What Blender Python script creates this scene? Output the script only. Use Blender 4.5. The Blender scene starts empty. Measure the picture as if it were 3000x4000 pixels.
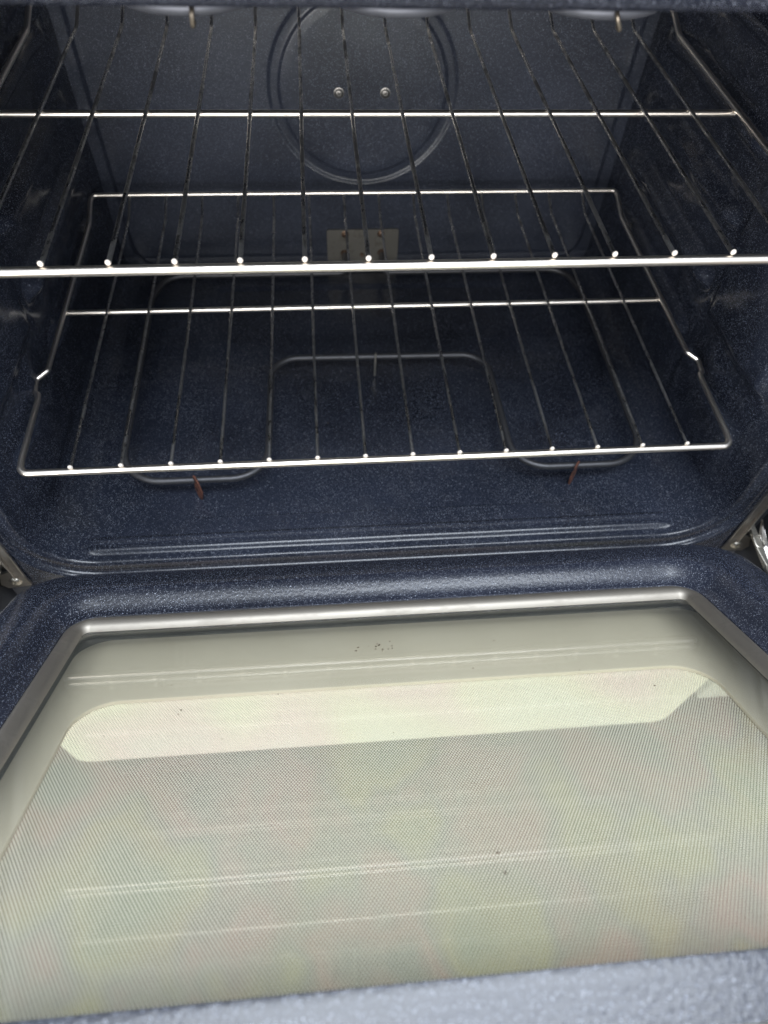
import bpy, math, random
from math import sin, cos, pi, sqrt, radians
from mathutils import Vector, Matrix
from mathutils import noise as mnoise

random.seed(7)
SC = bpy.context.scene
COL = SC.collection

# ------------------------------------------------------------------ camera
PITCH, YAW, ROLL = 0.951235930, 0.131421417, 0.062050969
cam_d = bpy.data.cameras.new('camera')
cam = bpy.data.objects.new('camera', cam_d)
COL.objects.link(cam)
_f = Vector((sin(YAW)*cos(PITCH), cos(YAW)*cos(PITCH), -sin(PITCH)))
_r0 = Vector((cos(YAW), -sin(YAW), 0)); _u0 = _r0.cross(_f)
_r = _r0*cos(ROLL) + _u0*sin(ROLL); _u = -_r0*sin(ROLL) + _u0*cos(ROLL)
M = Matrix((( _r.x, _u.x, -_f.x, -0.05047), (_r.y, _u.y, -_f.y, -0.37182), (_r.z, _u.z, -_f.z, 0.44240), (0, 0, 0, 1)))
cam.matrix_world = M
cam_d.sensor_fit = 'HORIZONTAL'; cam_d.sensor_width = 36.0
cam_d.lens = 2682.11/3000*36
cam_d.clip_start = 0.01; cam_d.clip_end = 60
cam_d.dof.use_dof = True
cam_d.dof.focus_distance = 0.50
cam_d.dof.aperture_fstop = 8.0
SC.camera = cam

# ------------------------------------------------------------------ world and lamps
w = bpy.data.worlds.new('World'); SC.world = w; w.use_nodes = True
bg = w.node_tree.nodes['Background']
bg.inputs[0].default_value = (0.84, 0.91, 1.0, 1); bg.inputs[1].default_value = 1.10

def area(name, loc, target, sx, sy, power, color):
    d = bpy.data.lights.new(name, 'AREA'); d.shape = 'RECTANGLE'; d.size = sx; d.size_y = sy
    d.energy = power; d.color = color
    o = bpy.data.objects.new(name, d); COL.objects.link(o)
    o.location = loc
    o.rotation_euler = (Vector(target) - Vector(loc)).to_track_quat('-Z', 'Y').to_euler()
    return o
area('ceiling_light', (0.15, -0.75, 1.85), (0, -0.1, 0), 1.6, 1.0, 50, (0.86, 0.93, 1.0))
area('window_light', (-0.5, -2.7, 0.45), (0, 0, -0.05), 3.3, 1.7, 124, (1.0, 0.975, 0.935))
SC.view_settings.view_transform = 'Standard'; SC.view_settings.look = 'None'
SC.view_settings.exposure = 0.25; SC.view_settings.gamma = 1.0
try: SC.view_settings.use_curve_mapping = False
except Exception: pass
SC.render.engine = 'CYCLES'
SC.cycles.max_bounces = 12; SC.cycles.transparent_max_bounces = 24
SC.cycles.glossy_bounces = 6; SC.cycles.diffuse_bounces = 4
SC.cycles.use_denoising = True
try:
    SC.cycles.denoiser = 'OPENIMAGEDENOISE'; SC.cycles.denoising_input_passes = 'RGB_ALBEDO_NORMAL'; SC.cycles.denoising_prefilter = 'ACCURATE'
except Exception: pass

# ------------------------------------------------------------------ materials
def mat(name):
    m = bpy.data.materials.new(name); m.use_nodes = True
    nt = m.node_tree; b = nt.nodes['Principled BSDF']
    return m, nt, b
def node(nt, t, **k):
    n = nt.nodes.new(t)
    for a, v in k.items(): setattr(n, a, v)
    return n
def coords(nt): return node(nt, 'ShaderNodeTexCoord').outputs['Object']
def ramp(nt, fac, stops):
    r = node(nt, 'ShaderNodeValToRGB'); e = r.color_ramp.elements
    while len(e) < len(stops): e.new(0.5)
    for i, (p, c) in enumerate(stops):
        e[i].position = p; e[i].color = (*c, 1) if len(c) == 3 else c
    nt.links.new(fac, r.inputs[0]); return r.outputs[0]
def noise(nt, co, scale, detail=3, rough=0.6):
    n = node(nt, 'ShaderNodeTexNoise'); n.inputs['Scale'].default_value = scale
    n.inputs['Detail'].default_value = detail; n.inputs['Roughness'].default_value = rough
    nt.links.new(co, n.inputs['Vector']); return n.outputs['Fac']
def mixc(nt, fac, a, b, mode='MIX'):
    n = node(nt, 'ShaderNodeMix', data_type='RGBA', blend_type=mode)
    for s, v in ((0, fac), (6, a), (7, b)):
        if hasattr(v, 'is_linked'): nt.links.new(v, n.inputs[s])
        else: n.inputs[s].default_value = v if s == 0 else (*v, 1)
    return n.outputs[2]
def math_(nt, op, a, b=None, c=None, clamp=False):
    n = node(nt, 'ShaderNodeMath', operation=op, use_clamp=clamp)
    for i, v in enumerate((a, b, c)):
        if v is None: continue
        if hasattr(v, 'is_linked'): nt.links.new(v, n.inputs[i])
        else: n.inputs[i].default_value = v
    return n.outputs[0]
def bump(nt, h, strength, dist=0.001):
    n = node(nt, 'ShaderNodeBump'); n.inputs['Strength'].default_value = strength
    n.inputs['Distance'].default_value = dist; nt.links.new(h, n.inputs['Height']); return n.outputs[0]

def porcelain(name, base, rough=0.16, speck=0.55, scale=850.0, peel=0.12, spark=0.0, dust=0.0):
    m, nt, b = mat(name); co = coords(nt)
    def specks(sc, thr, lo):
        v = node(nt, 'ShaderNodeTexVoronoi'); v.inputs['Scale'].default_value = sc
        nt.links.new(co, v.inputs['Vector'])
        sep = node(nt, 'ShaderNodeSeparateColor'); nt.links.new(v.outputs['Color'], sep.inputs[0])
        keep = math_(nt, 'GREATER_THAN', sep.outputs[0], lo-0.10)
        size = math_(nt, 'MULTIPLY_ADD', sep.outputs[1], thr*0.7, thr*0.5)
        dot = math_(nt, 'LESS_THAN', v.outputs['Distance'], size)
        br = math_(nt, 'POWER', sep.outputs[2], 1.6)
        return math_(nt, 'MULTIPLY', math_(nt, 'MULTIPLY', keep, dot), math_(nt, 'MULTIPLY_ADD', br, 0.85, 0.15))
    s1 = specks(scale, 0.36, 0.42); s2 = specks(scale*0.47, 0.24, 0.70)
    sp = math_(nt, 'MAXIMUM', s1, s2)
    big = noise(nt, co, 6.0, 3)
    b1 = tuple(x*0.75 for x in base); b2 = tuple(x*1.35 for x in base)
    cb = ramp(nt, big, [(0.35, b1), (0.65, b2)])
    col = mixc(nt, math_(nt, 'MULTIPLY', sp, speck), cb, (0.42, 0.455, 0.55))
    if dust:
        dn = ramp(nt, noise(nt, co, 17.0, 6, 0.75), [(0.52, (0, 0, 0)), (0.80, (dust, dust, dust))])
        col = mixc(nt, dn, col, (0.32, 0.31, 0.30))
        rr = math_(nt, 'MULTIPLY_ADD', dn, 0.5, rough)
    else:
        rr = math_(nt, 'MULTIPLY_ADD', big, 0.10, rough-0.05)
    nt.links.new(col, b.inputs['Base Color'])
    nt.links.new(rr, b.inputs['Roughness'])
    b.inputs['IOR'].default_value = 1.5
    pe = noise(nt, co, 420.0, 2, 0.5)
    h = math_(nt, 'MULTIPLY_ADD', sp, spark, pe)
    nt.links.new(bump(nt, h, peel, 0.0006), b.inputs['Normal'])
    return m
P_CAV = porcelain('navy_speckled_enamel', (0.0145, 0.0175, 0.0280), 0.20, 0.44, 1150, 0.10, dust=0.05)
P_BACK = porcelain('navy_speckled_enamel_rear_haze', (0.0175, 0.0210, 0.0325), 0.30, 0.32, 1050, 0.14)  # same enamel, base raised to put the soft reflected haze into the colour
P_DOOR = porcelain('navy_speckled_enamel_door', (0.0135, 0.0158, 0.0255), 0.25, 0.55, 1350, 0.32, spark=1.4)

def metal(name, col, rough, dark=None, scale=60, amount=0.5, stretch=(1, 1, 1), bumps=0.0, metallic=1.0, r2=0.25):
    m, nt, b = mat(name); co = coords(nt)
    mp = node(nt, 'ShaderNodeMapping'); mp.inputs['Scale'].default_value = stretch
    nt.links.new(co, mp.inputs['Vector'])
    n = noise(nt, mp.outputs[0], scale, 5, 0.7)
    if dark:
        f = ramp(nt, n, [(amount, (0, 0, 0)), (min(amount+0.12, 1), (1, 1, 1))])
        nt.links.new(mixc(nt, f, col, dark), b.inputs['Base Color'])
        nt.links.new(math_(nt, 'MULTIPLY_ADD', f, r2, rough), b.inputs['Roughness'])
    else:
        nt.links.new(ramp(nt, n, [(0.3, tuple(x*0.88 for x in col)), (0.7, tuple(min(1, x*1.08) for x in col))]), b.inputs['Base Color'])
        nt.links.new(math_(nt, 'MULTIPLY_ADD', n, 0.12, rough-0.06), b.inputs['Roughness'])
    b.inputs['Metallic'].default_value = metallic
    if bumps: nt.links.new(bump(nt, noise(nt, co, 500, 3), bumps, 0.0005), b.inputs['Normal'])
    return m
CHROME = metal('rack_chrome', (0.86, 0.80, 0.73), 0.30, (0.40, 0.37, 0.34), 90, 0.66, bumps=0.06)
BEAD = metal('weld_bead', (0.80, 0.73, 0.66), 0.55, None, 200, metallic=0.6)
WIRE = metal('rack_wire_worn_chrome', (0.62, 0.61, 0.59), 0.26, (0.22, 0.22, 0.225), 75, 0.46, stretch=(1, 0.35, 1), bumps=0.15, r2=0.30)
ELEM = metal('element_sheath', (0.10, 0.10, 0.108), 0.46, None, 120, bumps=0.25, metallic=0.75)
RUST = metal('rusted_bracket', (0.20, 0.085, 0.060), 0.6, (0.05, 0.03, 0.028), 150, 0.5, metallic=0.4)
PLATE = metal('terminal_plate_steel', (0.20, 0.19, 0.17), 0.48, (0.13, 0.12, 0.10), 70, 0.55, bumps=0.2, metallic=0.8)
GASKET = metal('window_trim_steel', (0.34, 0.312, 0.275), 0.56, (0.31, 0.284, 0.25), 45, 0.50, stretch=(0.4, 1, 1), bumps=0.10, r2=0.06)
STEEL = metal('stainless_trim', (0.42, 0.40, 0.38), 0.36, None, 40, stretch=(1, 1, 8))
HINGE = metal('hinge_steel', (0.55, 0.52, 0.46), 0.38, (0.18, 0.15, 0.12), 160, 0.60, bumps=0.2)
SCREW = metal('screw_steel', (0.24, 0.23, 0.22), 0.42, None, 200)
SCREWR = metal('screw_rusty', (0.22, 0.15, 0.11), 0.45, (0.10, 0.06, 0.04), 300, 0.5)
BROIL = metal('broil_sheath', (0.10, 0.105, 0.125), 0.50, None, 120, metallic=0.6)
CLIP = metal('clip_wire', (0.26, 0.225, 0.185), 0.5, None, 120)

def plain(name, col, rough, var=0.12, scale=12, spec=0.5):
    m, nt, b = mat(name); co = coords(nt)
    n = noise(nt, co, scale, 5, 0.65)
    nt.links.new(ramp(nt, n, [(0.3, tuple(x*(1-var) for x in col)), (0.7, tuple(min(1, x*(1+var)) for x in col))]), b.inputs['Base Color'])
    nt.links.new(math_(nt, 'MULTIPLY_ADD', n, 0.15, rough-0.07), b.inputs['Roughness'])
    b.inputs['Specular IOR Level'].default_value = spec
    return m
OLIVE = plain('beige_painted_retainer', (0.485, 0.428, 0.335), 0.55, 0.06, 7)
TRAY = plain('grey_seal_tray', (0.095, 0.10, 0.09), 0.6, 0.15, 30)
DARKG = plain('dark_seal', (0.035, 0.038, 0.033), 0.6, 0.25, 30)
WHITE = plain('white_enamel', (0.86, 0.845, 0.78), 0.30, 0.03, 3)
BLACK = plain('dark_body', (0.03, 0.032, 0.038), 0.45, 0.3, 10)
def floor_mat():
    m, nt, b = mat('floor_covering'); co = coords(nt)
    n1 = node(nt, 'ShaderNodeTexNoise'); n1.inputs['Scale'].default_value = 7.0; n1.inputs['Detail'].default_value = 2.5; nt.links.new(co, n1.inputs['Vector'])
    c = ramp(nt, n1.outputs['Fac'], [(0.30, (0.085, 0.115, 0.055)), (0.42, (0.165, 0.150, 0.050)), (0.50, (0.095, 0.090, 0.075)), (0.58, (0.190, 0.095, 0.085)), (0.70, (0.070, 0.080, 0.070))])
    nt.links.new(c, b.inputs['Base Color']); b.inputs['Roughness'].default_value = 0.55
    return m
FLOOR = floor_mat()
CAB = plain('cabinet_white', (0.62, 0.64, 0.63), 0.4, 0.03, 3)
CRUMB = plain('burnt_crumb', (0.06, 0.040, 0.022), 0.8, 0.5, 400)

def slab_fresnel(nt):
    fr = node(nt, 'ShaderNodeFresnel'); g_ = node(nt, 'ShaderNodeNewGeometry')
    nt.links.new(math_(nt, 'MULTIPLY_ADD', g_.outputs['Backfacing'], 1/1.5-1.5, 1.5), fr.inputs[0])
    return fr
# clear glass slab, both faces reflect
def glass(name, tint, film=0.0, dusty=0.03):
    m, nt, b = mat(name); nt.nodes.remove(b); out = nt.nodes['Material Output']
    co = coords(nt)
    tr = node(nt, 'ShaderNodeBsdfTransparent'); tr.inputs[0].default_value = (*tint, 1)
    gl = node(nt, 'ShaderNodeBsdfGlossy'); gl.inputs['Roughness'].default_value = 0.015
    if film:
        nz = node(nt, 'ShaderNodeTexNoise'); nz.inputs['Scale'].default_value = 6.5; nz.inputs['Detail'].default_value = 2
        nt.links.new(co, nz.inputs['Vector'])
        hs = ramp(nt, nz.outputs['Fac'], [(0.30, (0.98, 1.0, 0.95)), (0.42, (0.99, 0.98, 0.90)), (0.52, (1.0, 0.90, 0.91)), (0.60, (0.97, 0.985, 0.975)), (0.72, (0.96, 0.93, 1.0))])
        gl.inputs[0].default_value = (1, 1, 1, 1); nt.links.new(hs, gl.inputs[0])
        tc = mixc(nt, 0.9, tint, hs, 'MULTIPLY'); nt.links.new(tc, tr.inputs[0])
    fr = slab_fresnel(nt)
    fac = math_(nt, 'ADD', fr.outputs[0], film*0.5)
    mx = node(nt, 'ShaderNodeMixShader'); nt.links.new(fac, mx.inputs[0])
    nt.links.new(tr.outputs[0], mx.inputs[1]); nt.links.new(gl.outputs[0], mx.inputs[2])
    df = node(nt, 'ShaderNodeBsdfDiffuse'); df.inputs[0].default_value = (0.75, 0.75, 0.70, 1)
    dn = ramp(nt, noise(nt, co, 9, 6, 0.7), [(0.35, (dusty*0.4,)*3), (0.75, (dusty,)*3)])
    m2 = node(nt, 'ShaderNodeMixShader'); nt.links.new(dn, m2.inputs[0])
    nt.links.new(mx.outputs[0], m2.inputs[1]); nt.links.new(df.outputs[0], m2.inputs[2])
    nt.links.new(m2.outputs[0], out.inputs[0])
    return m
GLASS = glass('clear_glass', (0.972, 0.980, 0.965), 0.0, 0.035)
COATED = glass('coated_glass', (0.945, 0.955, 0.935), 0.05, 0.02)

# glass printed with a staggered lattice of cream frit dots
def dotted():
    m, nt, b = mat('dotted_frit_glass'); nt.nodes.remove(b); out = nt.nodes['Material Output']
    co = coords(nt); P = 0.00195; sx = node(nt, 'ShaderNodeSeparateXYZ'); nt.links.new(co, sx.inputs[0])
    x, y = sx.outputs[0], sx.outputs[1]
    def lat(ox, oy):
        fx = math_(nt, 'SUBTRACT', math_(nt, 'FRACT', math_(nt, 'MULTIPLY_ADD', x, 1/P, ox+500)), 0.5)
        fy = math_(nt, 'MULTIPLY', math_(nt, 'SUBTRACT', math_(nt, 'FRACT', math_(nt, 'MULTIPLY_ADD', y, 1/(P*1.5), oy+500)), 0.5), 1.5)
        return math_(nt, 'SQRT', math_(nt, 'ADD', math_(nt, 'MULTIPLY', fx, fx), math_(nt, 'MULTIPLY', fy, fy)))
    d = math_(nt, 'MINIMUM', lat(0, 0), lat(0.5, 0.5))
    dot = ramp(nt, d, [(0.315, (1, 1, 1)), (0.375, (0, 0, 0))])
    tr = node(nt, 'ShaderNodeBsdfTransparent'); tr.inputs[0].default_value = (0.97, 0.975, 0.96, 1)
    gl = node(nt, 'ShaderNodeBsdfGlossy'); gl.inputs['Roughness'].default_value = 0.02
    fr = slab_fresnel(nt)
    df = node(nt, 'ShaderNodeBsdfDiffuse'); df.inputs[0].default_value = (0.745, 0.70, 0.595, 1)
    mx = node(nt, 'ShaderNodeMixShader'); nt.links.new(dot, mx.inputs[0])
    nt.links.new(tr.outputs[0], mx.inputs[1]); nt.links.new(df.outputs[0], mx.inputs[2])
    m2 = node(nt, 'ShaderNodeMixShader'); nt.links.new(fr.outputs[0], m2.inputs[0])
    nt.links.new(mx.outputs[0], m2.inputs[1]); nt.links.new(gl.outputs[0], m2.inputs[2])
    nt.links.new(m2.outputs[0], out.inputs[0])
    return m
DOTS = dotted()

# ------------------------------------------------------------------ mesh helpers
def link(name, verts, faces, m, parent=None, smooth=True, loc=None):
    me = bpy.data.meshes.new(name)
    me.from_pydata([tuple(v) for v in verts], [], faces); me.validate(); me.update()
    if smooth:
        me.polygons.foreach_set('use_smooth', [True]*len(me.polygons))
        try: me.set_sharp_from_angle(angle=radians(42))
        except Exception: pass
    me.materials.append(m)
    o = bpy.data.objects.new(name, me); COL.objects.link(o)
    if parent: o.parent = parent
    if loc is not None: o.location = loc
    return o
def empty(name, loc=(0, 0, 0), parent=None):
    o = bpy.data.objects.new(name, None); COL.objects.link(o); o.location = loc
    o.empty_display_size = 0.05
    if parent: o.parent = parent
    return o
def tag(o, label=None, cat=None, group=None, kind=None):
    for k, v in (('label', label), ('category', cat), ('group', group), ('kind', kind)):
        if v: o[k] = v
    return o
class MB:
    def __init__(s): s.v = []; s.f = []
    def add(s, v, f):
        n = len(s.v); s.v += [Vector(a) for a in v]; s.f += [tuple(i+n for i in q) for q in f]; return s
    def box(s, a, b, bev=0.0):
        x0, y0, z0 = [min(p, q) for p, q in zip(a, b)]; x1, y1, z1 = [max(p, q) for p, q in zip(a, b)]
        if bev <= 0:
            return s.add([(x0, y0, z0), (x1, y0, z0), (x1, y1, z0), (x0, y1, z0), (x0, y0, z1), (x1, y0, z1), (x1, y1, z1), (x0, y1, z1)],
                         [(0, 3, 2, 1), (4, 5, 6, 7), (0, 1, 5, 4), (1, 2, 6, 5), (2, 3, 7, 6), (3, 0, 4, 7)])
        import bmesh
        bm = bmesh.new(); bmesh.ops.create_cube(bm, size=1)
        for v in bm.verts: v.co = Vector(((x0+x1)/2+v.co.x*(x1-x0), (y0+y1)/2+v.co.y*(y1-y0), (z0+z1)/2+v.co.z*(z1-z0)))
        bmesh.ops.bevel(bm, geom=bm.edges[:], offset=bev, segments=3, profile=0.5, affect='EDGES')
        bm.verts.index_update()
        s.add([v.co.copy() for v in bm.verts], [tuple(v.index for v in f.verts) for f in bm.faces]); bm.free(); return s
    def tube(s, pts, r, n=12, closed=False, caps=True):
        pts = [Vector(p) for p in pts]; N = len(pts)
        rr = r if isinstance(r, (list, tuple)) else [r]*N
        T = []
        for i in range(N):
            a = pts[(i-1) % N] if (closed or i > 0) else pts[i]
            b = pts[(i+1) % N] if (closed or i < N-1) else pts[i]
            T.append((b-a).normalized())
        up = Vector((0, 0, 1)) if abs(T[0].z) < 0.9 else Vector((1, 0, 0))
        nrm = (up - T[0]*up.dot(T[0])).normalized(); v = []
        for i in range(N):
            nrm = (nrm - T[i]*nrm.dot(T[i])).normalized(); bi = T[i].cross(nrm)
            for k in range(n):
                a = 2*pi*k/n; v.append(pts[i] + (nrm*cos(a) + bi*sin(a))*rr[i])
        f = []
        for i in range(N if closed else N-1):
            j = (i+1) % N
            for k in range(n):
                l = (k+1) % n; f.append((i*n+k, i*n+l, j*n+l, j*n+k))
        if caps and not closed:
            f.append(tuple(range(n))[::-1]); f.append(tuple((N-1)*n+k for k in range(n)))
        return s.add(v, f)
    def sphere(s, c, r, n=12, m=8, sc=(1, 1, 1)):
        v = []; f = []
        for i in range(m+1):
            t = pi*i/m
            for k in range(n):
                a = 2*pi*k/n; v.append((c[0]+r*sc[0]*sin(t)*cos(a), c[1]+r*sc[1]*sin(t)*sin(a), c[2]+r*sc[2]*cos(t)))
        for i in range(m):
            for k in range(n):
                l = (k+1) % n; f.append((i*n+k, (i+1)*n+k, (i+1)*n+l, i*n+l))
        return s.add(v, f)
    def build(s, name, m, parent=None, smooth=True): return link(name, s.v, s.f, m, parent, smooth)

def round_path(pts, rad, seg=8, closed=False):
    """round the corners of a polyline"""
    pts = [Vector(p) for p in pts]; N = len(pts); out = []
    for i, p in enumerate(pts):
        if not closed and i in (0, N-1): out.append(p); continue
        r = rad[i] if isinstance(rad, (list, tuple)) else rad
        a = pts[(i-1) % N]-p; b = pts[(i+1) % N]-p; la, lb = a.length, b.length; a.normalize(); b.normalize()
        ang = a.angle(b)
        if r <= 0 or ang > 3.1: out.append(p); continue
        d = min(r/math.tan(ang/2), la*0.49, lb*0.49); r2 = d*math.tan(ang/2)
        c = p + (a+b).normalized()*(r2/sin(ang/2)); s0 = p+a*d-c; s1 = p+b*d-c
        for k in range(seg+1):
            w_ = s0.angle(s1)
            out.append(c + (s0*sin((1-k/seg)*w_) + s1*sin(k/seg*w_))/sin(w_) if w_ > 1e-4 else p)
    return out
def densify(pts, step):
    out = [Vector(pts[0])]
    for a, b in zip(pts, pts[1:]):
        a = Vector(a); b = Vector(b); n = max(1, int((b-a).length/step))
        for k in range(1, n+1): out.append(a.lerp(b, k/n))
    return out

def rrect(x0, x1, y0, y1, r, nc=10, nx=1, ny=1):
    """rounded rectangle, always the same number of points: corners nc+1, sides subdivided"""
    P = []
    cs = [((x1-r, y0+r), -pi/2), ((x1-r, y1-r), 0), ((x0+r, y1-r), pi/2), ((x0+r, y0+r), pi)]
    for i, ((cx, cy), a0) in enumerate(cs):
        arc = [(cx+r*cos(a0+pi/2*k/nc), cy+r*sin(a0+pi/2*k/nc)) for k in range(nc+1)]
        P += arc
        nxt = cs[(i+1) % 4]; q = (nxt[0][0]+r*cos(nxt[1]), nxt[0][1]+r*sin(nxt[1])); n = ny if i % 2 == 0 else nx
        for k in range(1, n): P.append((arc[-1][0]+(q[0]-arc[-1][0])*k/n, arc[-1][1]+(q[1]-arc[-1][1])*k/n))
    return P
def rings(mb, R, closed_loop=True, cap_first=False, cap_last=False):
    n = len(R[0]); v = [p for r in R for p in r]; f = []
    for i in range(len(R)-1):
        for k in range(n):
            l = (k+1) % n; f.append((i*n+k, i*n+l, (i+1)*n+l, (i+1)*n+k))
    if cap_first: f.append(tuple(range(n))[::-1])
    if cap_last: f.append(tuple((len(R)-1)*n+k for k in range(n)))
    return mb.add(v, f)
def sstep(a, b, x):
    t = max(0.0, min(1.0, (x-a)/(b-a))); return t*t*(3-2*t)

# ================================================================== the setting
g = MB().box((-3, -4, -0.52), (3, 3, -0.50)).build('floor', FLOOR, smooth=False); tag(g, kind='structure')

# ================================================================== the oven
oven = empty('oven', (0, 0.2, -0.5))
tag(oven, 'oven with a navy speckled enamel interior and its glass door hanging half open', 'oven')
OV = oven.location.copy()
def part(mb, name, m, parent=oven, smooth=True):
    o = mb.build(name, m, parent, smooth)
    o.matrix_parent_inverse = Matrix.Identity(4)
    o.location = -parent_world(parent)
    return o
def parent_world(p):
    v = Vector((0, 0, 0))
    while p is not None: v += p.location; p = p.parent
    return v

CX = 0.004; YB = 0.425; ZF = -0.120; ZT = 0.325
LEVELS = (0.0, 0.0606, 0.1212, 0.1818, 0.2424)
def hw(y):
    base = 0.304 + (0.3165-0.304)*sstep(YB, 0.34, y)
    return base + 0.0115*sstep(0.075, -0.018, y)**1.3
def wall_in(y, z):
    """inward displacement of the side walls: rack ledges pressed in the rear part"""
    d = 0.0
    edge = 0.147 + 0.10*max(0.0, z-0.05)*0.4
    rec = sstep(edge-0.003, edge+0.006, y)*(1-sstep(YB-0.035, YB-0.01, y))*sstep(-0.095, -0.075, z)*(1-sstep(0.27, 0.29, z))
    d -= 0.0010*rec
    for L in LEVELS:
        h = 1.0/(1+((z-(L-0.0135))/0.0075)**4)
        d += 0.0128*h*sstep(edge+0.004, edge+0.028, y)*(1-sstep(YB-0.05, YB-0.02, y))
    r2 = ((y-0.026)/0.016)**2 + ((z-0.040)/0.020)**2
    d += 0.0045*math.exp(-r2)
    r2 = ((y-0.098)/0.024)**2 + ((z-0.0)/0.018)**2
    d -= 0.0040*math.exp(-r2)
    for (za, zb_, amt) in ((-0.088, -0.014, 0.0040), (0.022, 0.150, 0.0045), (0.205, 0.285, 0.0035)):
        k = sstep(za, za+0.012, z)*(1-sstep(zb_-0.012, zb_, z))*sstep(0.018, 0.034, y)*(1-sstep(0.136, 0.1405, y - 0.10*(z-za)))
        d += amt*k
    d += 0.0011*mnoise.noise(Vector((y*26, z*22, 3.1))) + 0.0005*mnoise.noise(Vector((y*70, z*60, 1.7)))
    return d
def floor_up(x, y):
    d = 0.0004*mnoise.noise(Vector((x*14, y*18, 0.3)))
    # pressed tray rectangle
    ix = sstep(-0.1845, -0.1800, x)*(1-sstep(0.1870, 0.1915, x)); iy = sstep(0.0285, 0.0308, y)*(1-sstep(0.388, 0.393, y))
    d -= 0.0022*ix*iy
    # bead along the front
    xx = min(max(x, -0.285), 0.301); r = sqrt((x-xx)**2*0.35 + (y-0.0005)**2)
    d += 0.0036*sstep(0.0108, 0.0052, r) - 0.0011*sstep(0.0050, 0.0, r)
    return d
ys = []
y = YB
while y > 0.044: ys.append(y); y -= 0.0037
while y > -0.0165: ys.append(y); y -= 0.0011
st = [(y, 0.0) for y in ys]
st += [(-0.0172, 0.0002), (-0.0180, 0.0008), (-0.0188, 0.0020), (-0.0194, 0.0036), (-0.0200, 0.0060), (-0.0203, 0.0085),
       (-0.0206, 0.0105), (-0.0216, 0.0115), (-0.0236, 0.0118), (-0.0250, 0.0120), (-0.0262, 0.0126), (-0.0268, 0.0140)]
R = []
for (yy, off) in st:
    yc = max(yy, -0.018); h = hw(yc)
    rb = 0.030 + 0.026*sstep(0.12, -0.018, yc)
    P = rrect(CX-h-off, CX+h+off, ZF-off*1.05, ZT+off, rb+off, 12, 150, 105)
    ring = []
    for (x, z) in P:
        if off == 0.0 and yy > -0.016:
            sx_ = (x-CX)/h
            if abs(sx_) > 0.985 and z > ZF+rb*0.7:
                x -= math.copysign(wall_in(yy, z), sx_)
            elif z < ZF+0.0005: z += floor_up(x, yy)
        ring.append((x, yy, z))
    R.append(ring)
mb = MB(); rings(mb, R)
cavity = part(mb, 'cavity_liner', P_CAV)

# rear wall
mb = MB(); nx, nz = 480, 350; v = []; f = []
for j in range(nz+1):
    z = ZF-0.004 + (ZT+0.008-ZF)*j/nz
    for i in range(nx+1):
        x = CX-0.309 + 0.618*i/nx; d = 0.0
        r = sqrt((x-0.004)**2 + (z-0.1035)**2)
        d += 0.0026*sstep(0.1030, 0.0990, r)*sstep(0.0880, 0.0920, r)   # ring groove
        d -= 0.0006*sstep(0.0885, 0.080, r)
        qx = abs(x-CX)-(0.289-0.035); qz = max(-(z-(-0.108+0.035)), (z-(0.30-0.035)))
        dd = sqrt(max(qx, 0)**2+max(qz, 0)**2)+min(max(qx, qz), 0)-0.035
        d -= 0.0030*sstep(0.003, -0.003, dd)
        d += 0.0005*mnoise.noise(Vector((x*12, z*12, 7.7)))
        d += 0.0010*sstep(-0.100, -0.096, z)*(1-sstep(-0.096, -0.091, z))
        v.append((x, YB-0.0005+d, z))
for j in range(nz):
    for i in range(nx):
        a = j*(nx+1)+i; f.append((a, a+1, a+nx+2, a+nx+1))
mb.add(v, f); rear = part(mb, 'rear_panel', P_BACK)

def screw(c, axis, r, m, parent, name='screw', washer=True):
    """cross-head pan screw facing along axis"""
    ax = Vector(axis).normalized(); a = ax.orthogonal().normalized(); b = ax.cross(a)
    mb = MB(); n = 28; prof = [(r*1.25, -0.0006), (r*1.25, 0.0004), (r*1.02, 0.0007), (r*0.98, 0.0012), (r*0.8, 0.0021), (r*0.45, 0.0026)]
    rr = []
    for (rad, h) in prof: rr.append([Vector(c)+a*rad*cos(2*pi*k/n)+b*rad*sin(2*pi*k/n)+ax*h for k in range(n)])
    # cross recess
    inner = []
    for k in range(n):
        t = 2*pi*k/n; cr = r*(0.16+0.26*abs(cos(2*t))**3)
        inner.append(Vector(c)+a*cr*cos(t)+b*cr*sin(t)+ax*0.0025)
    rr.append(inner); rr.append([Vector(c)+(p-Vector(c)-ax*0.0025)*0.6+ax*0.0004 for p in inner])
    rings(mb, rr, cap_last=True)
    return part(mb, name, m, parent)
for sx in (-0.0225, 0.0275): screw((sx, YB-0.0044, 0.102), (0, -1, 0), 0.0044, SCREW, rear)

# front frame plate around the opening
yf = -0.0262
inn = rrect(CX-0.3420, CX+0.3420, ZF-0.0140, ZT+0.0140, 0.070, 12, 20, 20)
out = rrect(CX-0.3425, CX+0.3425, ZF-0.080, ZT+0.012, 0.002, 12, 20, 20)
inn = rrect(CX-0.3405, CX+0.3405, ZF-0.0142, ZT+0.0120-0.0005, 0.068, 12, 20, 20)
mb = MB(); rings(mb, [[(x, yf+0.012, z) for x, z in inn], [(x, yf, z) for x, z in inn], [(x, yf, z) for x, z in out], [(x, yf+0.012, z) for x, z in out]])
part(mb, 'front_frame', P_DOOR)
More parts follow.
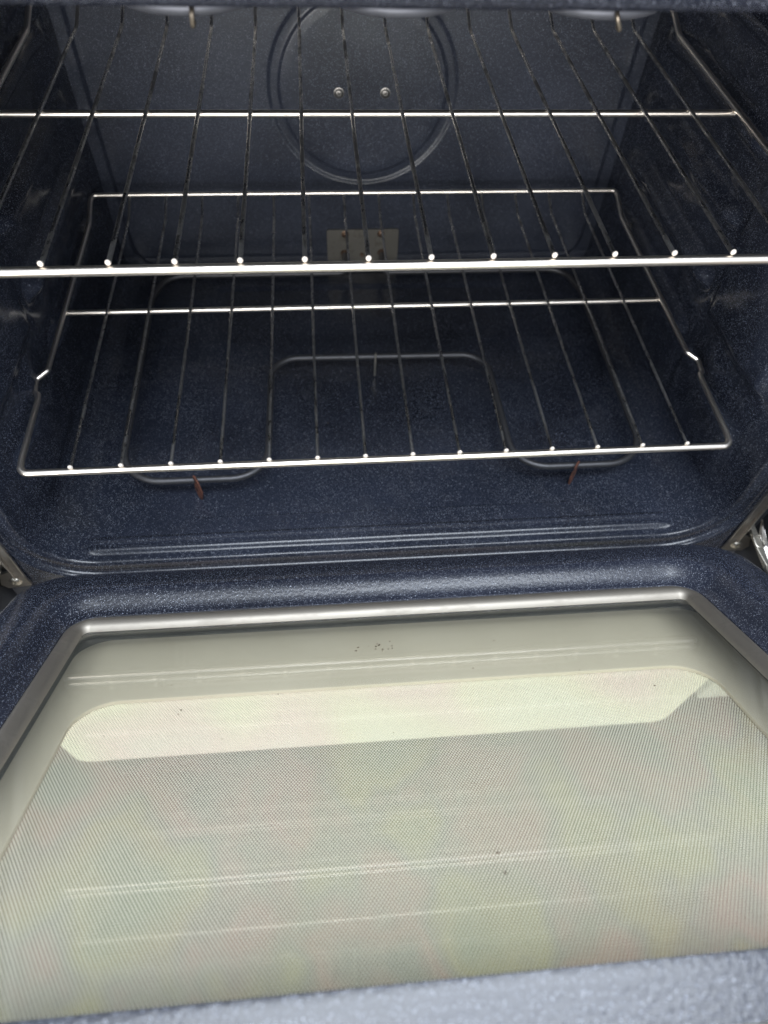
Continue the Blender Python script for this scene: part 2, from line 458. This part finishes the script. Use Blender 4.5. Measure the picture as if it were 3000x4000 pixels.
# curled upper lip of the frame
mb = MB(); prof = [(-0.024, 0.3365), (-0.031, 0.3338), (-0.041, 0.3335), (-0.050, 0.3355), (-0.0555, 0.3400), (-0.0575, 0.3470), (-0.0575, 0.400), (-0.02, 0.400)]
v = []; f = []; NX = 24
for i in range(NX+1):
    x = -0.345+0.698*i/NX
    for (a, b) in prof: v.append((x, a, b))
n = len(prof)
for i in range(NX):
    for k in range(n-1): f.append((i*n+k, i*n+k+1, (i+1)*n+k+1, (i+1)*n+k))
mb.add(v, f); part(mb, 'upper_lip', P_DOOR)

# outer body
mb = MB()
mb.box((-0.376, -0.010, 0.405), (0.384, 0.62, 0.430), 0.004)
mb.box((-0.376, -0.045, 0.405), (0.384, -0.012, 0.470), 0.004)
part(mb, 'cooktop', BLACK)
mb = MB()
mb.box((-0.376, -0.006, -0.46), (-0.362, 0.60, 0.404), 0.002); mb.box((0.370, -0.006, -0.46), (0.384, 0.60, 0.404), 0.002)
mb.box((-0.361, 0.588, -0.46), (0.369, 0.60, 0.404)); 
mb.box((-0.361, 0.0, -0.16), (0.369, 0.586, -0.150))
part(mb, 'body_panel', BLACK)
# lower front drawer, white, seen through the window
mb = MB()
pr = rrect(-0.384, 0.383, -0.4615, -0.245, 0.020, 10, 8, 6)
pi2 = rrect(-0.380, 0.379, -0.4575, -0.249, 0.017, 10, 8, 6)
rings(mb, [[(x, -0.02, z) for x, z in pr], [(x, -0.096, z) for x, z in pr], [(x, -0.100, z) for x, z in pi2]], cap_last=True, cap_first=True)
part(mb, 'drawer_front', WHITE)

# stainless side trims + hinge corners
for s in (-1, 1):
    X = (lambda x: CX + s*x)
    mb = MB()
    # slim vertical strip with a folded edge
    mb.box((X(0.3385), -0.0300, -0.126), (X(0.3470), -0.0275, 0.060), 0.0006)
    mb.box((X(0.3455), -0.0330, -0.118), (X(0.3470), -0.0285, 0.060), 0.0004)
    # screw tab
    v = [(X(0.3375), -0.0302, -0.1335), (X(0.3595), -0.0302, -0.1370), (X(0.3640), -0.0302, -0.1300), (X(0.3585), -0.0302, -0.1130), (X(0.3470), -0.0302, -0.108), (X(0.3385), -0.0302, -0.118)]
    v2 = [(a, b+0.002, c) for a, b, c in v]; n = len(v)
    mb.add(v+v2, [tuple(range(n)), tuple(range(n, 2*n))[::-1]] + [(i, (i+1) % n, n+(i+1) % n, n+i) for i in range(n)])
    tr = part(mb, 'side_trim', STEEL, smooth=False)
    screw((X(0.3490), -0.0304, -0.1245), (0, -1, 0.2), 0.0048, HINGE, tr)
    # dark hinge pocket behind
    mb = MB(); mb.box((X(0.3435), -0.020, -0.20), (X(0.3660), 0.05, 0.33)); mb.box((X(0.3705), -0.085, -0.235), (X(0.3790), -0.008, 0.02), 0.002); part(mb, 'hinge_pocket', BLACK, smooth=False)
    # hinge arm: bent strap, hook loop and short pin
    mb = MB()
    pts = densify(round_path([(X(0.3575), -0.012, -0.104), (X(0.3580), -0.034, -0.1065), (X(0.3590), -0.052, -0.110), (X(0.3605), -0.074, -0.1135), (X(0.357), -0.084, -0.104)], 0.006), 0.004)
    v = []; f = []
    for k, p in enumerate(pts):
        t = (pts[min(k+1, len(pts)-1)]-pts[max(k-1, 0)]).normalized(); nn = Vector((0, -t.z, t.y)).normalized()
        for (a, b) in ((-0.0012, -0.0022), (0.0012, -0.0022), (0.0012, 0.0022), (-0.0012, 0.0022)): v.append(p+Vector((a*2.2, 0, 0))+nn*b)
    for k in range(len(pts)-1):
        for q in range(4): f.append((k*4+q, k*4+(q+1) % 4, (k+1)*4+(q+1) % 4, (k+1)*4+q))
    mb.add(v, f)
    loop = round_path([(X(0.3540), -0.034, -0.1035), (X(0.3625), -0.034, -0.1035), (X(0.3625), -0.046, -0.1055), (X(0.3540), -0.046, -0.1055)], 0.0025, 4, True)
    mb.tube(loop, 0.0010, 8, closed=True)
    mb.tube([(X(0.3545), -0.044, -0.1065), (X(0.3575), -0.066, -0.1085)], 0.0011, 8)
    mb.box((X(0.3500), -0.024, -0.109), (X(0.3570), -0.014, -0.094), 0.001)
    part(mb, 'hinge_arm', HINGE)
    mb = MB()
    mb.add([(X(0.3600), -0.026, -0.088), (X(0.3660), -0.030, -0.100), (X(0.3700), -0.060, -0.113), (X(0.3670), -0.078, -0.120), (X(0.3640), -0.060, -0.119), (X(0.3610), -0.036, -0.104)],
           [(0, 1, 2, 3, 4, 5)])
    vs = list(mb.v); k = len(vs); mb.v += [p+Vector((0, 0.002, -0.002)) for p in vs]; mb.f += [tuple(range(k, 2*k))[::-1]]+[(i, (i+1) % k, k+(i+1) % k, k+i) for i in range(k)]
    part(mb, 'hinge_link', STEEL, smooth=False)

# ------------------------------------------------------------------ bake element
ZE = -0.095
bake = empty('bake_element', (0.004, 0.40, ZE), oven); bake.location = Vector((0.004, 0.40, ZE)) - OV
path = [(-0.0185, 0.424, -0.0905), (-0.0185, 0.400, -0.0915), (-0.0185, 0.384, ZE), (-0.242, 0.384, ZE), (-0.2555, 0.34, ZE), (-0.2555, 0.057, ZE), (-0.112, 0.057, ZE), (-0.110, 0.228, ZE),
        (0.135, 0.225, ZE), (0.138, 0.056, ZE), (0.276, 0.056, ZE), (0.277, 0.34, ZE), (0.264, 0.384, ZE), (0.0295, 0.384, ZE), (0.0295, 0.400, -0.0915), (0.0295, 0.424, -0.0905)]
rad = [0, 0.012, 0.012, 0.030, 0.030, 0.042, 0.036, 0.030, 0.030, 0.036, 0.042, 0.030, 0.030, 0.012, 0.012, 0]
mb = MB().tube(densify(round_path(path, rad, 10), 0.006), 0.0034, 12); part(mb, 'heating_tube', ELEM, bake)
mb = MB()
pr = rrect(-0.0405, 0.0505, -0.1185, -0.0575, 0.0025, 5, 1, 1)
rings(mb, [[(x, YB-0.0045, z) for x, z in pr], [(x, YB-0.0060, z) for x, z in pr]], cap_last=True, cap_first=True)
tp = part(mb, 'terminal_plate', PLATE, bake)
for sx in (-0.0175, 0.0280): screw((sx, YB-0.0062, -0.0635), (0, -1, 0), 0.0038, SCREWR, tp)
mb = MB()
for sx in (-0.0185, 0.0295): mb.tube([(sx, YB-0.0062, -0.0905), (sx, YB-0.0085, -0.0905)], [0.0052, 0.0040], 16)
mb.tube([(0.004, YB-0.006, -0.0925), (0.004, YB-0.009, -0.0925)], 0.0022, 12)
part(mb, 'bushing', SCREWR, tp)
for (bx, by, rust, lean) in ((-0.1815, 0.0570, 1, -0.75), (0.2005, 0.0560, 1, 0.75), (0.0075, 0.2265, 0, 0.25)):
    mb = MB(); t = 0.0008
    if rust: prof = [(-0.0020, 0.0088), (0.0008, 0.0092), (0.0046, 0.0012), (0.0066, -0.0120), (0.0030, -0.0250), (-0.0012, -0.0250), (-0.0040, -0.0130), (-0.0030, 0.0)]
    else: prof = [(-0.0012, 0.0075), (0.0012, 0.0075), (0.0030, -0.004), (0.0026, -0.0250), (-0.0006, -0.0250), (-0.0024, -0.004)]
    n = len(prof); ca, sa = cos(lean), sin(lean)
    a = [(bx-u*sa-t*ca, by-0.0030-u*ca+t*sa, ZE+z) for u, z in prof]; b = [(bx-u*sa+t*ca, by-0.0030-u*ca-t*sa, ZE+z) for u, z in prof]
    mb.add(a+b, [tuple(range(n))[::-1], tuple(range(n, 2*n))] + [(i, (i+1) % n, n+(i+1) % n, n+i) for i in range(n)])
    part(mb, 'support_leg', RUST if rust else HINGE, bake, smooth=False)

# ------------------------------------------------------------------ broil element
broil = empty('broil_element', (0.004, 0.2, 0.31), oven); broil.location = Vector((0.004, 0.2, 0.31)) - OV
ZB = 0.3105; pts = [(-0.215, 0.40, ZB)]
cxs = [-0.111, -0.005, 0.101]; rr_ = 0.040; half = 0.053
def arc(cx, cy, r, a0, a1, n=18): return [(cx+r*cos(a0+(a1-a0)*k/n), cy+r*sin(a0+(a1-a0)*k/n), ZB) for k in range(n+1)]
pts = [(-0.151, 0.415, ZB)]
for i, c in enumerate(cxs):
    pts += arc(c, 0.064, rr_, pi, 2*pi)
    if i < 2: pts += arc(c+half, 0.33, half-rr_, pi, 0, 12)
pts += [(0.141, 0.415, ZB)]
mb = MB().tube(densify(pts, 0.006), 0.0036, 12); part(mb, 'heating_tube', BROIL, broil)
for cxp, ang in ((-0.1065, 0.10), (0.1045, -0.5)):
    mb = MB(); mb.tube(round_path([(cxp, 0.030, 0.326), (cxp, 0.029, 0.3145), (cxp+0.003*ang, 0.0175, 0.3105), (cxp-0.004*ang, 0.0190, 0.3045), (cxp-0.008*ang, 0.028, 0.3030)], 0.002, 4), 0.0012, 8)
    part(mb, 'clip', CLIP, broil)

# ------------------------------------------------------------------ door (frame of reference: x, s along the door, h above the glass)
TH = radians(33.351); P0 = Vector((0, -0.06, -0.0795))
door = empty('door', (0, 0, 0), oven)
door.location = P0 - OV
DT = Vector((0, -cos(TH), sin(TH))); DN = Vector((0, sin(TH), cos(TH)))
DROT = Matrix(((1, 0, 0), (0, DT.y, DN.y), (0, DT.z, DN.z)))   # columns: x, s, h (left-handed: flip faces)
def dpart(mb, name, m, smooth=True, parent=None):
    # verts given as (x, s, h) -> rotate: local x stays, s towards the viewer. Use rotation about X by pi-TH with mirrored s sign kept in data
    vs = [Vector((p[0], p[1]*DT.y + p[2]*DN.y, p[1]*DT.z + p[2]*DN.z)) for p in mb.v]
    fs = [tuple(reversed(q)) for q in mb.f]
    return link(name, vs, fs, m, parent or door, smooth)
def dflat(mb, name, m, smooth=True):
    """flat pane kept in its own plane coordinates so that its texture lies in that plane"""
    me_v = [Vector((p[0], -p[1], p[2])) for p in mb.v]
    o = link(name, me_v, [tuple(reversed(q)) for q in mb.f], m, door, smooth)
    o.rotation_euler = (-TH, 0, 0)
    return o
WX0, WX1, WS0, WS1 = -0.2495, 0.2380, 0.0725, 0.3805
HO = 0.0095
X0, X1, S0, S1 = -0.3065, 0.3065, 0.0085, 0.470
# inner panel: rings from the window edge outwards, over the crown and down around the outer edge
def prect(o, h, r):  # o = offset outwards from window edge
    return [(x, s_, h) for x, s_ in rrect(WX0-o, WX1+o, WS0-o, WS1+o, r, 12, 40, 24)]
def lerp_ring(A, B, t, h): return [(a[0]+(b[0]-a[0])*t, a[1]+(b[1]-a[1])*t, h) for a, b in zip(A, B)]
mb = MB()
inn = prect(0, 0, 0.022); mid = prect(0.024, 0, 0.040); outr = [(x, s_, 0) for x, s_ in rrect(X0, X1, S0, S1, 0.034, 12, 40, 24)]
RR = [[(x, s_, -0.0130) for x, s_, _ in inn], [(x, s_, -0.0066) for x, s_, _ in inn]]
for t, h in ((0.015, -0.0056), (0.10, -0.0048), (0.20, -0.0030), (0.32, 0.0003), (0.44, 0.0040), (0.56, 0.0070), (0.68, 0.0090), (0.84, 0.0100), (1.0, 0.0102)):
    RR.append(lerp_ring(inn, mid, t, h))
for t, h in ((0.25, 0.0098), (0.5, 0.0082), (0.68, 0.0056), (0.80, 0.0026), (0.90, -0.0016), (0.96, -0.0062), (1.0, -0.0130)):
    RR.append(lerp_ring(mid, outr, t, h))
RR.append([(x, s_, -0.030) for x, s_, _ in outr])
def far_(x, s_, h):
    k = sstep(WS1-0.012, WS1+0.001, s_)           # beyond the far edge of the window the panel rolls away at once
    if h > -0.012: h = h*(1-k) + 0.0085*k
    return (x, s_, h - 0.92*max(0, s_-(WS1+0.001)))
RR = [[far_(*p) for p in r_] for r_ in RR]
RR = [[(x, s_, h+HO) for x, s_, h in r_] for r_ in RR]
rings(mb, RR); dpart(mb, 'inner_panel', P_DOOR)
# metal window trim: half-round rail, mitred
mb = MB(); RR = []
for t, h in ((-0.001, -0.0072), (0.0008, -0.0061), (0.0026, -0.0059), (0.0050, -0.0066), (0.0074, -0.0079), (0.0093, -0.0096), (0.0102, -0.0132)):
    RR.append([(x, s_, h+HO) for x, s_ in rrect(WX0+t, WX1-t, WS0+t, WS1+0.02-t, max(0.020-t*1.5, 0.003), 12, 40, 24)])
rings(mb, RR); dpart(mb, 'window_trim', GASKET)
for (cx_, sx_) in ((WX0, 1), (WX1, -1)):
    mb = MB(); v = []
    for q, (t, h) in enumerate(((0.0012, -0.0060), (0.0028, -0.0056), (0.0050, -0.0058), (0.0074, -0.0072), (0.0092, -0.0094))):
        v += [(cx_+sx_*(t-0.0005), WS0+t+0.0005, h+HO), (cx_+sx_*(t+0.0005), WS0+t-0.0005, h+HO)]
    mb.add(v, [(2*k, 2*k+1, 2*k+3, 2*k+2) if sx_ < 0 else (2*k+1, 2*k, 2*k+2, 2*k+3) for k in range(4)])
    dpart(mb, 'trim_joint', DARKG, smooth=False)
# inner glass
mb = MB(); pr = rrect(WX0+0.006, WX1-0.006, WS0+0.006, WS1+0.012, 0.01, 8, 1, 1)
rings(mb, [[(x, s_, -0.0165+HO) for x, s_ in pr], [(x, s_, -0.0130+HO) for x, s_ in pr]], cap_last=True, cap_first=True)
dflat(mb, 'inner_glass', GLASS, smooth=False)
# dark seal tray below the trim
mb = MB(); a_ = rrect(WX0+0.007, WX1-0.007, WS0+0.007, WS1+0.013, 0.014, 12, 4, 4); b_ = rrect(-0.2620, 0.2680, 0.0420, 0.398, 0.020, 12, 4, 4); c_ = rrect(-0.240, 0.245, 0.060, 0.385, 0.036, 12, 4, 4)
rings(mb, [[(x, s_, -0.0170+HO) for x, s_ in a_], [(x, s_, -0.0325) for x, s_ in b_]])
dpart(mb, 'seal_wall', DARKG)
mb = MB(); rings(mb, [[(x, s_, -0.0326) for x, s_ in b_], [(x, s_, -0.0326) for x, s_ in c_]])
dpart(mb, 'seal_tray', TRAY)
# beige retainer with rounded window opening
HX0, HX1, HS0, HS1 = -0.2335, 0.2235, 0.1290, 0.380
mb = MB(); o_ = rrect(-0.2555, 0.2610, 0.0485, 0.390, 0.026, 12, 4, 4); i_ = rrect(HX0, HX1, HS0, HS1, 0.030, 12, 4, 4); i2 = rrect(HX0+0.0012, HX1-0.0012, HS0+0.0012, HS1-0.0012, 0.029, 12, 4, 4)
rings(mb, [[(x, s_, -0.0330) for x, s_ in o_], [(x, s_, -0.0318) for x, s_ in o_], [(x, s_, -0.0318) for x, s_ in i_], [(x, s_, -0.0326) for x, s_ in i2], [(x, s_, -0.0350) for x, s_ in i2]])
dpart(mb, 'glass_retainer', OLIVE)
# dotted pane
mb = MB(); pr = rrect(-0.262, 0.262, 0.030, 0.392, 0.004, 4, 1, 1)
mb.add([(x, s_, -0.0360) for x, s_ in pr], [tuple(range(len(pr)))])
dp = dflat(mb, 'dotted_glass', DOTS, smooth=False)
# outer coated pane
mb = MB(); pr = rrect(-0.300, 0.300, 0.020, 0.410, 0.004, 4, 1, 1)
rings(mb, [[(x, s_, -0.0600) for x, s_ in pr], [(x, s_, -0.0560) for x, s_ in pr]], cap_last=True, cap_first=True)
dflat(mb, 'outer_glass', COATED, smooth=False)
# outer door shell (frame around the outer pane) and its side trims
mb = MB(); o_ = rrect(-0.376, 0.384, -0.020, 0.425, 0.010, 8, 4, 4); i_ = rrect(-0.290, 0.290, 0.030, 0.400, 0.012, 8, 4, 4)
rings(mb, [[(x, s_, -0.0350) for x, s_ in rrect(-0.290, 0.290, 0.030, 0.400, 0.012, 8, 4, 4)], [(x, s_, -0.0350) for x, s_ in o_], [(x, s_, -0.0640) for x, s_ in o_], [(x, s_, -0.0640) for x, s_ in i_], [(x, s_, -0.0350) for x, s_ in i_]])
dpart(mb, 'outer_shell', BLACK)
for sx_, x_ in ((-1, -0.3150), (1, 0.3150)):
    mb = MB(); mb.box((x_, 0.040, -0.022), (x_+sx_*0.012, 0.405, -0.0085), 0.001); mb.box((x_+sx_*0.013, 0.050, -0.034), (x_+sx_*0.030, 0.424, -0.024), 0.001)
    dpart(mb, 'edge_trim', STEEL)

# crumbs lying on the inner glass
mb = MB()
def crumb(x, s_, r, h=-0.0032):
    s_ += 0.010
    n = random.randint(5, 7); e = random.uniform(0.5, 1.0); a0 = random.random()*6
    v = [(x+r*cos(a0+2*pi*k/n)*random.uniform(0.6, 1.2), s_+r*e*sin(a0+2*pi*k/n)*random.uniform(0.6, 1.2), h) for k in range(n)]
    mb.add(v+[(x, s_, h+r*0.6)], [(k, (k+1) % n, n) for k in range(n)])
for k in range(16): crumb(-0.022+random.gauss(0, 0.007), 0.118+random.gauss(0, 0.003), random.uniform(0.0004, 0.0011))
for (x, s_, r) in ((-0.149, 0.175, 0.0009), (-0.150, 0.179, 0.0006), (-0.16, 0.148, 0.0006), (0.062, 0.118, 0.0007), (0.152, 0.182, 0.0012), (0.085, 0.188, 0.0008), (-0.19, 0.195, 0.0005), (0.11, 0.16, 0.0006),
                   (-0.02, 0.21, 0.0006), (0.02, 0.30, 0.0010), (0.021, 0.311, 0.0012), (-0.09, 0.165, 0.0006), (-0.12, 0.205, 0.0005), (0.04, 0.15, 0.0006), (-0.06, 0.105, 0.0005)):
    crumb(x, s_, r)
vs = [P0 + DT*p[1] + DN*p[2] + Vector((p[0], 0, 0)) for p in mb.v]
fcs = [tuple(reversed(q)) for q in mb.f]
for (cx_, cy_, r_) in [(-0.088+random.gauss(0, 0.006), 0.018+random.gauss(0, 0.004), random.uniform(0.0006, 0.0013)) for _ in range(9)] + [(0.12, 0.012, 0.0009), (0.09, -0.006, 0.0011), (0.30, 0.012, 0.0010), (-0.25, 0.05, 0.0008), (0.02, 0.09, 0.0008), (-0.05, 0.15, 0.0007)]:
    k0 = len(vs); n = 6; a0 = random.random()*6
    vs += [Vector((cx_+r_*cos(a0+2*pi*k/n)*random.uniform(0.6, 1.2), cy_+r_*sin(a0+2*pi*k/n)*random.uniform(0.6, 1.2), ZF-0.0010)) for k in range(n)] + [Vector((cx_, cy_, ZF+0.0008))]
    fcs += [(k0+k, k0+(k+1) % n, k0+n) for k in range(n)]
cr = link('crumbs', vs, fcs, CRUMB, None, smooth=False)
tag(cr, 'brown and black burnt crumbs scattered on the door glass and oven floor', 'crumbs', kind='stuff')

# ================================================================== racks
def make_rack(name, label, zr, y0, rb, rw, bead):
    root = empty(name, (0, y0, zr)); tag(root, label, 'oven rack', 'chrome wire racks in the oven')
    def rp(mb, nm, m): return mb.build(nm, m, root)
    XR = 0.3015; zb_ = -(rb+rw)
    def side(s):
        return [(s*XR, 0.012, zb_*0.4), (s*XR, 0.076, 0), (s*(XR+0.0010), 0.084, 0.0), (s*(XR+0.0070), 0.0910, -0.004), (s*(XR+0.0085), 0.1060, -0.003), (s*(XR-0.001), 0.1145, 0.0),
                (s*XR, 0.345, 0.0), (s*XR, 0.3720, 0.010), (s*XR, 0.3835, 0.0115)]
    S = side(1); Lf = side(-1)
    path = [(-XR, -0.0014, zb_), (XR, -0.0014, zb_)] + S + Lf[::-1]
    rad = [0.011, 0.011] + [0, 0.01, 0.004, 0.004, 0.004, 0.004, 0.02, 0.012, 0.012] + [0.012, 0.012, 0.02, 0.004, 0.004, 0.004, 0.004, 0.01, 0]
    pp = round_path(path, rad, 6, True)
    # front bar thicker than the rails
    rr = [rb if p.y < 0.004 else (rb*0.86 if p.y < 0.02 else rb*0.78) for p in pp]
    rp(MB().tube(pp, rr, 14, closed=True), 'outer_frame', CHROME)
    rp(MB().tube([(-XR, 0.1995, zb_+0.0006), (XR, 0.1995, zb_+0.0006)], rb*0.85, 12), 'crossbar', CHROME)
    for i in range(14):
        x = (i-6.5)*0.04
        w = [(x, -0.0008, 0), (x, 0.05, 0), (x+random.uniform(-.0003, .0003), 0.15, 0), (x, 0.20, 0), (x+random.uniform(-.0003, .0003), 0.30, 0), (x, 0.355, 0.0), (x, 0.3705, 0.0065), (x, 0.3820, 0.0105)]
        w = densify(round_path(w, [0, 0, 0, 0, 0, 0.03, 0.02, 0], 6), 0.02)
        mb = MB().tube(w, rw, 10); nf = len(mb.f); mb.sphere((x, -0.0012, 0.0008), bead, 14, 9, (1, 0.75, 1))
        o = rp(mb, 'wire', WIRE); o.data.materials.append(BEAD)
        for pf in list(o.data.polygons)[nf:]: pf.material_index = 1
    return root
make_rack('oven_rack', 'lower chrome wire rack, its whole front bar in view just above the oven floor', 0.0, 0.0, 0.0031, 0.00135, 0.0022)
make_rack('oven_rack', 'upper chrome wire rack nearest the camera, in front of the round fan ring', 0.1818, 0.0093, 0.0033, 0.00155, 0.0020)

# ================================================================== cabinet to the right
cab = empty('cabinet', (0.7, 0.2, -0.5)); tag(cab, 'white cabinet standing close beside the right side of the oven', 'cabinet')
mb = MB(); mb.box((0.393, -0.100, -0.376), (0.95, 0.50, 0.36), 0.003); o = mb.build('carcass', CAB, cab); o.location = -cab.location
mb = MB(); mb.box((0.40, -0.03, -0.4995), (0.94, 0.49, -0.3765), 0.002); o = mb.build('toe_kick', BLACK, cab); o.location = -cab.location
